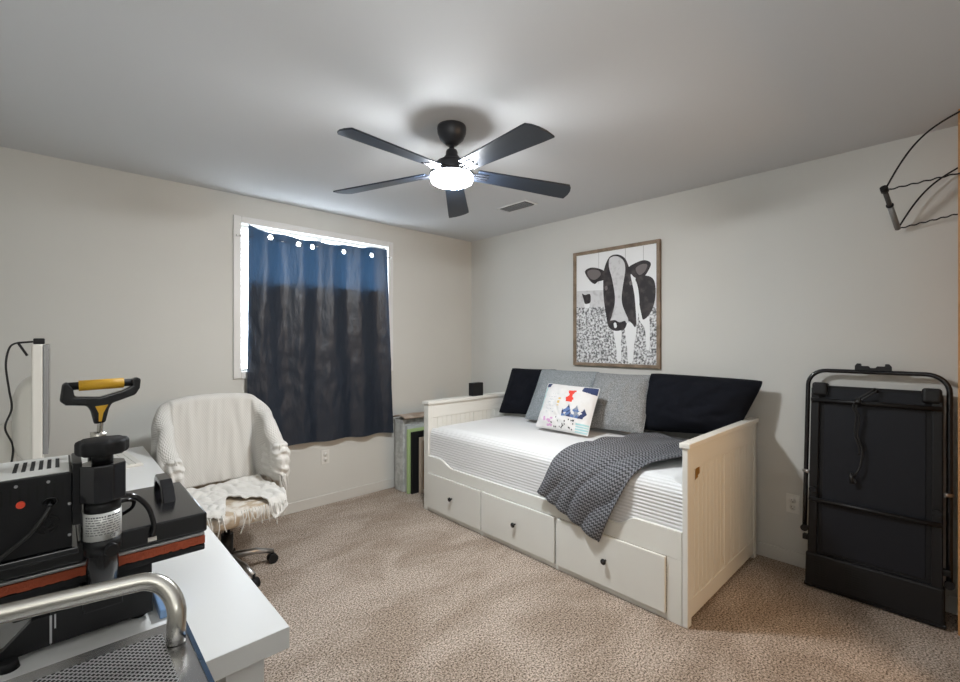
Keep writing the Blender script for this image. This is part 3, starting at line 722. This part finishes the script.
# pads
hpart(MB().box(-3.34, -2.36, .812, -3.117, -2.03, .866), 'lower_base', 'matte', bevel=.004)
hpart(MB().box(-3.412, -2.392, .868, -3.018, -2.035, .882), 'lower_platen', 'matte', bevel=.003)
def pad(u, v): return (0, 0, 0)
pd = MB()
nn = 60
for i in range(nn):
    xa = -3.41+.392*i/nn; xb = -3.41+.392*(i+1)/nn; j = .0035*random.random()
    pd.box(xa, -2.390-.002*random.random(), .882+j*.6, xb, -2.04, .901)
hpart(pd, 'silicone_pad', 'orange')
hpart(MB().box(-3.41, -2.388, .901, -3.018, -2.04, .908), 'heat_plate', 'alu', bevel=.002)
hpart(MB().box(-3.41, -2.385, .908, -3.012, -2.055, .953), 'upper_housing', 'gloss', bevel=.005, seg=3)
hpart(MB().box(-3.128, -2.3885, .917, -3.112, -2.3852, .926), 'plug_tag', 'cream')
hb = MB(); hbp = spline([(-3.068, -2.09, .952), (-3.068, -2.10, .985), (-3.068, -2.125, .998), (-3.068, -2.18, .998), (-3.068, -2.215, .985), (-3.068, -2.235, .952)], 6)
for i in range(len(hbp)-1):
    pass
hb.prism([(-2.085, .952), (-2.095, .985), (-2.115, .999), (-2.185, .999), (-2.215, .985), (-2.245, .952), (-2.215, .952), (-2.200, .975), (-2.18, .984), (-2.125, .984), (-2.112, .975), (-2.105, .952)], 'x', -3.080, -3.052)
hpart(hb, 'lift_handle', 'gloss', bevel=.003)
# control box
cb = hpart(MB().box(-3.46, -2.45, .968, -3.254, -2.27, 1.112), 'control_box', 'black', bevel=.002)
hpart(MB().box(-3.47, -2.46, .956, -3.245, -2.26, .968), 'box_tray', 'gloss', bevel=.002)
sl = MB()
for k in range(8): sl.box(-3.350+k*.0115, -2.4508, 1.068, -3.3465+k*.0115, -2.4502, 1.096)
hpart(sl, 'vent_slots', 'dark', parent=cb)
tv = hpart(MB().box(-3.455, -2.445, 1.112, -3.258, -2.275, 1.1135), 'top_cover', 'silver', parent=cb, bevel=.0005)
sl = MB()
for k in range(6): sl.obox((-3.275-.012*k, -2.35, 1.114), ((1, 0, 0), (0, 1, 0), (0, 0, 1)), (.003, .045, .0004))
hpart(sl, 'top_slots', 'dark', parent=cb)
hpart(MB().cyl((-3.324, -2.450, 1.066), (-3.324, -2.4555, 1.066), .0062, n=20), 'button', 'red', parent=cb)
for (x, z) in ((-3.330, 1.100), (-3.2875, 1.100), (-3.258, 1.052), (-3.258, .992)):
    hpart(MB().cyl((x, -2.4495, z), (x, -2.4525, z), .0026, n=12), 'screw', 'steel', parent=cb)
fg = MB()
for r0 in (.006, .0115, .017):
    for q in range(4):
        a0 = q*90+12; pts = [(-3.289+r0*cos(radians(a0+t*66/6)), -2.4508, 1.020+r0*sin(radians(a0+t*66/6))) for t in range(7)]
        fg.tube(pts, .0014, 6)
hpart(fg, 'fan_grille', 'dark', parent=cb)
hpart(MB().tube([(-3.285+.010*cos(t*pi/8), -2.4515, 1.062+.0075*sin(t*pi/8)) for t in range(16)], .0016, 6, closed=True).cyl((-3.285, -2.449, 1.061), (-3.285, -2.466, 1.056), .0055, .004, n=14), 'cord_gland', 'gloss', parent=cb)
hpart(MB().tube(spline([(-3.285, -2.462, 1.057), (-3.291, -2.472, 1.045), (-3.312, -2.474, 1.015), (-3.345, -2.470, .985), (-3.40, -2.462, .93), (-3.46, -2.45, .84), (-3.50, -2.43, .747)], 8), .0034, 8), 'power_cord', 'cord')
# column, adjuster and knob
CXc, CYc = -3.209, -2.45
hpart(MB().cyl((CXc, CYc, .858), (CXc, CYc, 1.02), .0255, n=32), 'column', 'gloss')
hpart(MB().box(CXc-.03, CYc-.02, .838, CXc+.03, -2.36, .858), 'column_bracket', 'black', bevel=.002)
hpart(MB().cyl((CXc, CYc, .945), (CXc, CYc, .975), .0295, n=32).cyl((CXc+.01, CYc-.028, .955), (CXc+.014, CYc-.040, .955), .012, n=14), 'clamp_collar', 'black')
lb = hpart(MB().cyl((CXc, CYc, .975), (CXc, CYc, 1.028), .0302, n=40), 'rating_label', 'silver')
tx = MB()
for k in range(9):
    zz = 1.021-.0048*k
    a = radians(-150)
    while a < radians(-30):
        ln = radians(random.uniform(4, 16)); a1 = min(a+ln, radians(-30))
        P0 = [(CXc+.0304*cos(t), CYc+.0304*sin(t)) for t in (a, (a+a1)/2, a1)]
        hh = .0008 if k else .0014
        for i in range(2):
            tx.add([(P0[i][0], P0[i][1], zz-hh), (P0[i+1][0], P0[i+1][1], zz-hh), (P0[i+1][0], P0[i+1][1], zz+hh), (P0[i][0], P0[i][1], zz+hh)], [(0, 1, 2, 3)])
        a = a1+radians(random.uniform(2, 5))
    if k == 7: break
hpart(tx, 'print_lines', 'ink', parent=lb)
def text_mesh(txt, size, m, parent, loc, rot, origin, name='lettering'):
    cu = bpy.data.curves.new(name, 'FONT'); cu.body = txt; cu.size = size; cu.extrude = .0002; cu.align_x = 'CENTER'
    o = bpy.data.objects.new('tmp', cu); COL.objects.link(o)
    dg = bpy.context.evaluated_depsgraph_get(); me = bpy.data.meshes.new_from_object(o.evaluated_get(dg))
    bpy.data.objects.remove(o); me.materials.clear(); me.materials.append(M[m])
    ob = bpy.data.objects.new(name, me); COL.objects.link(ob); ob.parent = parent
    ob.location = Vector(loc)-Vector(origin); ob.rotation_euler = rot
ca = radians(-62)
text_mesh('CE', .0085, 'ink', lb, (CXc+.0305*cos(ca), CYc+.0305*sin(ca), .9785), (pi/2, 0, ca+pi/2), HO)
hexr = [(CXc+.0385*cos(radians(22.5+45*k)), CYc+.0385*sin(radians(22.5+45*k))) for k in range(8)]
hpart(MB().prism(hexr, 'z', 1.050, 1.122), 'adjuster_body', 'gloss', bevel=.002)
hpart(MB().cyl((CXc, CYc, 1.028), (CXc, CYc, 1.048), .029, n=28), 'adjuster_neck', 'black')
hpart(MB().cyl((CXc, CYc, 1.122), (CXc, CYc, 1.144), .017, n=20), 'screw_shaft', 'black')
kn = MB(); N = 96; pr_ = []
for zz, rs in ((1.146, .90), (1.149, .97), (1.153, 1.0), (1.168, 1.0), (1.172, .97), (1.174, .90)):
    for k in range(N):
        t = 2*pi*k/N; r_ = (.0405+.0020*cos(8*t))*rs; pr_.append((CXc+r_*cos(t), CYc+r_*sin(t), zz-.005))
fs = [(i*N+k, i*N+(k+1) % N, (i+1)*N+(k+1) % N, (i+1)*N+k) for i in range(5) for k in range(N)]+[tuple(range(N))[::-1], tuple(range(5*N, 6*N))]
kn.add(pr_, fs, True); hpart(kn, 'pressure_knob', 'matte')
hpart(MB().box(-3.254, -2.46, 1.01, -3.24, -2.35, 1.13), 'arm_bracket', 'black', bevel=.002)
hpart(MB().box(-3.24, -2.41, .953, -3.19, -2.20, .99), 'press_arm', 'gloss', bevel=.004)
hpart(MB().box(-3.225, -2.33, .99, -3.19, -2.26, 1.13), 'lever_post', 'black', bevel=.004)
# lever with yellow grip
lv = MB().tube(spline([(-3.208, -2.30, 1.12), (-3.206, -2.30, 1.15), (-3.204, -2.30, 1.19)], 4), .0055, 10)
hpart(lv, 'lever_rod', 'chrome')
hpart(MB().cyl((-3.222, -2.30, 1.150), (-3.195, -2.30, 1.150), .012, n=18).cyl((-3.225, -2.31, 1.135), (-3.192, -2.31, 1.135), .009, n=14), 'lever_joint', 'chrome')
sk = MB()
yk = [(-3.268, 1.272), (-3.260, 1.277), (-3.250, 1.262), (-3.248, 1.244), (-3.205, 1.240), (-3.166, 1.252), (-3.148, 1.262), (-3.150, 1.276), (-3.140, 1.281), (-3.132, 1.276), (-3.134, 1.255), (-3.142, 1.240), (-3.185, 1.224), (-3.190, 1.212), (-3.196, 1.182), (-3.216, 1.180), (-3.222, 1.210), (-3.228, 1.222), (-3.262, 1.226), (-3.272, 1.236)]
sk.prism(yk, 'y', -2.313, -2.287)
hd = hpart(sk, 'handle_yoke', 'gloss', bevel=.004, seg=3)
hpart(MB().prism([(-3.214, 1.220), (-3.192, 1.222), (-3.200, 1.204), (-3.203, 1.186), (-3.208, 1.186), (-3.208, 1.204)], 'y', -2.3145, -2.3125), 'yellow_inlay', 'yellow', parent=hd)
gr = [(-3.262, .0075), (-3.242, .0075), (-3.240, .0095), (-3.166, .0095), (-3.164, .0075), (-3.140, .0075)]
hpart(MB().cyl((-3.262, -2.30, 1.266), (-3.138, -2.30, 1.269), .0085, n=18), 'grip_core', 'matte', parent=hd)
hpart(MB().cyl((-3.241, -2.30, 1.2665), (-3.163, -2.30, 1.2685), .0115, n=22), 'yellow_grip', 'yellow', parent=hd)
# cables on the housing
hpart(MB().tube(spline([(-3.195, -2.40, 1.03), (-3.175, -2.40, 1.035), (-3.150, -2.395, 1.025), (-3.128, -2.392, .995), (-3.118, -2.392, .955), (-3.122, -2.393, .930)], 8), .0052, 10)
      .tube(spline([(-3.20, -2.36, 1.00), (-3.17, -2.36, 1.012), (-3.150, -2.35, 1.005), (-3.155, -2.34, .985), (-3.19, -2.33, .965)], 8), .004, 8), 'hose', 'gloss')

bc = MB().box(-3.108, -2.40, .7405, -3.062, -2.26, .760).build('plastic_case', 'bluep', None, bevel=.003, origin=(-3.08, -2.40, .741))
tag(bc, 'blue plastic case lying on the desk beside the heat press base', 'case')
bc.location.z += 0; bc.location.y -= .0
bc.scale = (1, 1, 1)

# ------------------------------------------------------------------ monitor
mo = tag(empty('computer_monitor', (-3.40, -.82, .74)), 'white desktop monitor seen edge-on on the left desk', 'monitor')
MO = (-3.40, -.82, .74)
def mpart(mb, name, m, parent=None, **k): return mb.build(name, m, parent or mo, origin=MO, **k)
mpart(MB().box(-3.352, -1.06, .845, -3.318, -.44, 1.352), 'rear_shell', 'cream', bevel=.006)
mpart(MB().box(-3.318, -1.06, .90, -3.302, -.44, 1.350), 'bezel', 'alu', bevel=.003)
mpart(MB().box(-3.3018, -1.04, .92, -3.3012, -.46, 1.33), 'screen', 'gloss')
def bulge(u, v):
    a, b = 2*u-1, 2*v-1
    return (-3.352-.065*max(0, 1-a**4)**.5*max(0, 1-b**4)**.5, -.75+.30*a, 1.03+.17*b)
mpart(MB().grid(bulge, 30, 30), 'rear_bulge', 'cream')
nk = MB().tube(spline([(-3.40, -.78, .98), (-3.43, -.80, .96), (-3.445, -.82, .90), (-3.45, -.82, .82), (-3.445, -.82, .755)], 6), [.045]*25, 16)
mpart(nk, 'stand_neck', 'cream')
mpart(MB().lathe([(.001, 0), (.13, 0), (.13, .006), (.09, .018), (.05, .035), (.001, .04)], c=(-3.43, -.82, .741), n=40), 'stand_base', 'cream')
wc = tag(empty('webcam', (-3.335, -1.02, 1.352)), 'tiny black webcam clipped on top of the monitor', 'webcam')
MB().box(-.012, -.03, 0, .022, .03, .024).build('camera_body', 'black', wc, bevel=.004)
MB().obox((-.032, 0, .008), ((1, 0, .1), (0, 1, 0), (-.1, 0, 1)), (.026, .014, .004)).obox((-.042, 0, -.022), ((.5, 0, -1), (0, 1, 0), (1, 0, .5)), (.028, .012, .004)).build('clip', 'black', wc, bevel=.001)
MB().tube(spline([(-.05, 0, .008), (-.078, .0, -.01), (-.09, .0, -.08), (-.082, .01, -.18), (-.075, .02, -.26), (-.095, .05, -.34), (-.075, .08, -.42), (-.08, .08, -.50), (-.10, .08, -.58), (-.075, .09, -.606)], 8), .0035, 8).build('cable', 'cord', wc)
# small items on the desk
pb = tag(empty('power_adapter', (-3.30, -1.25, .74)), 'black power brick lying behind the monitor on the desk', 'adapter')
MB().box(-.075, -.05, 0, .02, .06, .035).build('body', 'matte', pb, bevel=.006)
MB().tube(spline([(.02, .0, .012), (.06, .03, .006), (.10, .0, .005), (.16, -.05, .005), (.22, -.10, .005)], 8), .004, 8).build('cable', 'cord', pb)
pn = tag(empty('pen', (-3.06, -1.72, .74)), 'thin dark pen lying across the white desktop', 'pen')
MB().cyl((-.06, 0, .0045), (.06, .03, .0045), .0045, n=12).build('barrel', 'matte', pn)
MB().cyl((.06, .03, .0045), (.072, .033, .0045), .0045, .001, n=12).build('tip', 'steel', pn)
kbd = tag(empty('keyboard', (-3.05, -.62, .74), (0, 0, .1)), 'flat white keyboard at the far end of the desk', 'keyboard')
MB().box(-.07, -.21, .0, .07, .21, .012).build('body', 'cream', kbd, bevel=.003)
ks = MB()
for i in range(5):
    for j in range(14): ks.box(-.062+i*.0255, -.20+j*.0288, .012, -.040+i*.0255, -.175+j*.0288, .0165)
ks.build('keys', 'plate', kbd)

# ================================================================== CART (steel, foreground)
ca_ = tag(empty('utility_cart', (-3.42, -3.2, 0)), 'polished steel cart with perforated top and bent tube handle in the foreground', 'cart')
KO = (-3.42, -3.2, 0)
kx0, kx1, ky0, ky1, kz = -3.70, -3.137, -3.42, -2.826, .95
def kpart(mb, name, m, parent=None, **k): return mb.build(name, m, parent or ca_, origin=KO, **k)
tp = MB().box(kx0, ky0, kz-.003, kx1, ky1, kz)
kpart(tp, 'top_plate', mat('polished_steel', (0.50, 0.50, 0.51), 0.22, 1.0, bump=(35, .12, .002)), bevel=.001)
kpart(MB().box(kx0+.06, ky0+.05, kz, kx1-.030, ky1-.026, kz+.0012), 'perforated_panel', 'perf')
kpart(MB().box(kx1-.004, ky0, kz-.03, kx1+.001, ky1, kz+.002).box(kx0, ky1-.003, kz-.03, kx1, ky1+.001, kz-.001).box(kx0, ky0, kz-.03, kx1, ky0+.003, kz-.001), 'edge_trim', mat('blue_steel_edge', (0.05, 0.09, 0.16), .25, .6))
hp_ = [(-3.156, -2.885, .95), (-3.155, -2.883, .975)]
R = .040; zt = 1.030
for k in range(11):
    t = radians(90*k/10); hp_.append((-3.154-R+R*cos(t), -2.880+.035*sin(t), zt-R+R*sin(t)))
hp_ += [(-3.28, -2.828, zt+.0), (-3.45, -2.80, zt+.0), (-3.60, -2.79, zt+.0)]
for k in range(9):
    t = radians(90*k/8); hp_.append((-3.635-R*sin(t), -2.80-.08*k/8, zt-R+R*cos(t)))
hp_ += [(-3.677, -2.885, .95)]
hpp = [Vector(p) for p in hp_]
kpart(MB().tube(hpp, .0115, 24), 'handle', 'chrome')
for x in (kx0+.02, kx1-.02):
    for y in (ky0+.02, ky1-.02):
        lg = kpart(MB().box(x-.012, y-.012, .09, x+.012, y+.012, kz-.003), 'leg', 'chrome', bevel=.002)
        kpart(MB().cyl((x-.012, y, .045), (x+.012, y, .045), .045, n=24).box(x-.018, y-.012, .05, x+.018, y+.012, .095), 'caster', 'matte', parent=lg)
kpart(MB().box(kx0+.01, ky0+.01, .30, kx1-.01, ky1-.01, .312), 'lower_shelf', 'steel', bevel=.002)

# ================================================================== OFFICE CHAIR AND KNIT THROW
CH = empty('office_chair', (-2.558, -.72, 0), (0, 0, radians(3)))
tag(CH, 'worn tan office chair under the white knit throw, beside the desk', 'chair')
# five star base
for k in range(5):
    a = radians(72*k-4); d = Vector((cos(a), sin(a), 0))
    lg = MB().tube([d*.02+Vector((0, 0, .115)), d*.16+Vector((0, 0, .10)), d*.25+Vector((0, 0, .072))], [.022, .018, .013], 12).build('leg', 'steel', CH)
    cpnt = d*.25; t = Vector((-d.y, d.x, 0))
    MB().cyl(cpnt+Vector((0, 0, .028))-t*.022, cpnt+Vector((0, 0, .028))+t*.022, .028, n=20).cyl(cpnt+Vector((0, 0, .04)), cpnt+Vector((0, 0, .08)), .008, n=10).build('caster', 'matte', lg)
MB().cyl((0, 0, .09), (0, 0, .25), .032, n=24).cyl((0, 0, .25), (0, 0, .36), .016, n=20).build('gas_column', 'black', CH)
MB().box(-.12, -.14, .345, .12, .14, .365).build('seat_plate', 'black', CH, bevel=.004)
# seat cushion (rounded)
def rbox(x0, y0, z0, x1, y1, z1, n=16, e=4.0):
    mb = MB(); c = Vector(((x0+x1)/2, (y0+y1)/2, (z0+z1)/2)); h = Vector(((x1-x0)/2, (y1-y0)/2, (z1-z0)/2))
    def f(u, v):
        th = 2*pi*u; ph = pi*(v-.5)
        def sp(q): return math.copysign(abs(q)**(2/e), q)
        return c+Vector((h.x*sp(cos(th))*sp(cos(ph)), h.y*sp(sin(th))*sp(cos(ph)), h.z*sp(sin(ph))))
    mb.grid(f, n*3, n*2); return mb
rbox(-.25, -.31, .365, .25, .24, .47).build('seat', 'tan', CH)
rbox(-.235, .300, .44, .235, .345, .985).build('backrest', 'tan', CH)
for sx in (-1, 1):
    rbox(sx*.268, -.02, .42, sx*.300, .24, .66).build('armrest', 'tan', CH)
# knit throw: inner and outer sides of a draped tub
ko = empty('knit_throw', (-2.558, -.72, 0), (0, 0, radians(3)))
tag(ko, 'cream white knitted throw with fringe draped over the office chair', 'throw')
def upath(p):   # p in [-1,1] -> (x, y, tangent-normal outwards), top height
    a = abs(p); s = 1 if p > 0 else -1
    if a < .45:
        t = a/.45; x = .235*t; y = .335-.03*t*t
        n = Vector((.25*t, 1, 0)).normalized()
    elif a < .62:
        t = (a-.45)/.17; ang = radians(14+76*t); x = .235+.050*sin(radians(90*t)); y = .305-.085*(1-cos(radians(90*t)))
        n = Vector((sin(ang), cos(ang), 0))
    else:
        t = (a-.62)/.38; x = .285+.010*sin(pi*t); y = .22-.27*t; n = Vector((1, 0, 0))
    h = 1.030-.020*(a/.45)**2 if a < .42 else 1.012-.13*sstep(.42, .75, a)-.16*sstep(.70, 1, a)
    x *= 1 if s > 0 else .92
    return Vector((s*x, y, 0)), Vector((s*n.x, n.y, 0)), h
def tub(u, v):
    p = 2*u-1; base, n, h = upath(p); a = abs(p)
    th = .036; cl = 1-sstep(.90, 1.0, a)*.9
    inner_bot = .49; outer_bot = .50 if p > 0 else .62
    if a > .6: inner_bot = .50
    s = v
    fold = .012*nz(p*6+v*2, v*1.6, 1)+.002*sin(p*46+6*nz(p*2, v*2, 4))+.013*sstep(.2, .8, a)*sin(p*17+v*8+2*nz(p*3, v*3))+.008*nz(p*14, v*9, 6)
    lean = .0
    if s < .40:
        t = s/.40; z = inner_bot+(h-th-inner_bot)*t; off = -th-.135*(a < .5)*0+fold*.9
        off -= .055*(1-t)**1.5*(1-sstep(.5, .6, a))
        pos = base+n*off*cl
    elif s < .55:
        t = (s-.40)/.15; z = h-th+th*sin(pi*t)*1.0; off = -th+2*th*(.5-.5*cos(pi*t))+fold*.6; pos = base+n*off*cl
    else:
        t = (s-.55)/.45; z = h-th+(outer_bot-h+th)*t+.02*nz(p*7, 3)*t; off = th+.030*t+fold+.025*nz(p*5, t*4, 2)*t; pos = base+n*off*cl
        if p > .5: pos += n*(.018+.010*sin(z*60+p*14))*sstep(0, .5, t)*cl
    return Vector((pos.x, pos.y, z+.004*nz(p*20, v*20)))
MB().grid(tub, 200, 110, uv=True).build('draped_back', 'knit_open', ko, solid=.006)
def seatc(u, v):
    x = -.25+.49*u; y = .19-.535*v; z = .484+.030*abs(nz(x*7, y*9, 1))+.022*abs(nz(x*19, y*15, 7))
    front = sstep(.86, 1.0, v); hang = .05+.05*nz(u*9, 2, 2)+.04*sin(u*11)
    if u > .55: hang += .03
    z -= front*hang; y += front*.03*0-.004*front
    return (x, y, z)
def sk_(u, v): return not (v > .80+.30*nz(u*5.3, 5, 1)+.16*sin(u*8+.8))
MB().grid(seatc, 110, 110, keep=sk_).build('seat_drape', 'knit', ko, solid=.006)
def bunch(u, v):
    th = 2*pi*u; ph = pi*(v-.5)
    def sp(q): return math.copysign(abs(q)**.6, q)
    d = Vector((sp(cos(th))*sp(cos(ph)), sp(sin(th))*sp(cos(ph)), sp(sin(ph))))
    k = 1+.06*sin(d.z*17+d.x*2+3*nz(d.x, d.y, d.z))+.12*nz(d.x*2, d.y*2, d.z*2.5)
    return Vector((.302+.052*d.x*k, .07+.135*d.y*k, .615+.125*d.z*(1+.05*d.x)))
MB().grid(bunch, 80, 70).build('arm_drape', 'knit', ko)
bl_ = MB().grid(bunch, 80, 70); bl_.v = [(-x*.86, y, z) for x, y, z in bl_.v]; bl_.build('arm_drape', 'knit', ko)
# fringe strands hanging at the front and at the right arm
fg = MB()
for k in range(34):
    u = k/33; x = -.215+.42*u+random.uniform(-.006, .006)
    if .12 < u < .48 and random.random() < .6: continue
    L = random.uniform(.05, .13)
    fg.tube(spline([(x, -.322, .475), (x+random.uniform(-.008, .008), -.337, .47-L*.5), (x+random.uniform(-.012, .012), -.335, .47-L)], 4), .0028, 6)
for k in range(16):
    x = .265+.06*random.random(); y = -.06+random.uniform(-.01, .06); L = random.uniform(.08, .20)
    fg.tube(spline([(x, y, .54), (x+.006, y-.008, .54-L*.5), (x-.004+random.uniform(-.01, .01), y, .54-L)], 4), .003, 6)
fr_ = fg.build('fringe', 'knit', ko); fr_['kind'] = 'stuff'
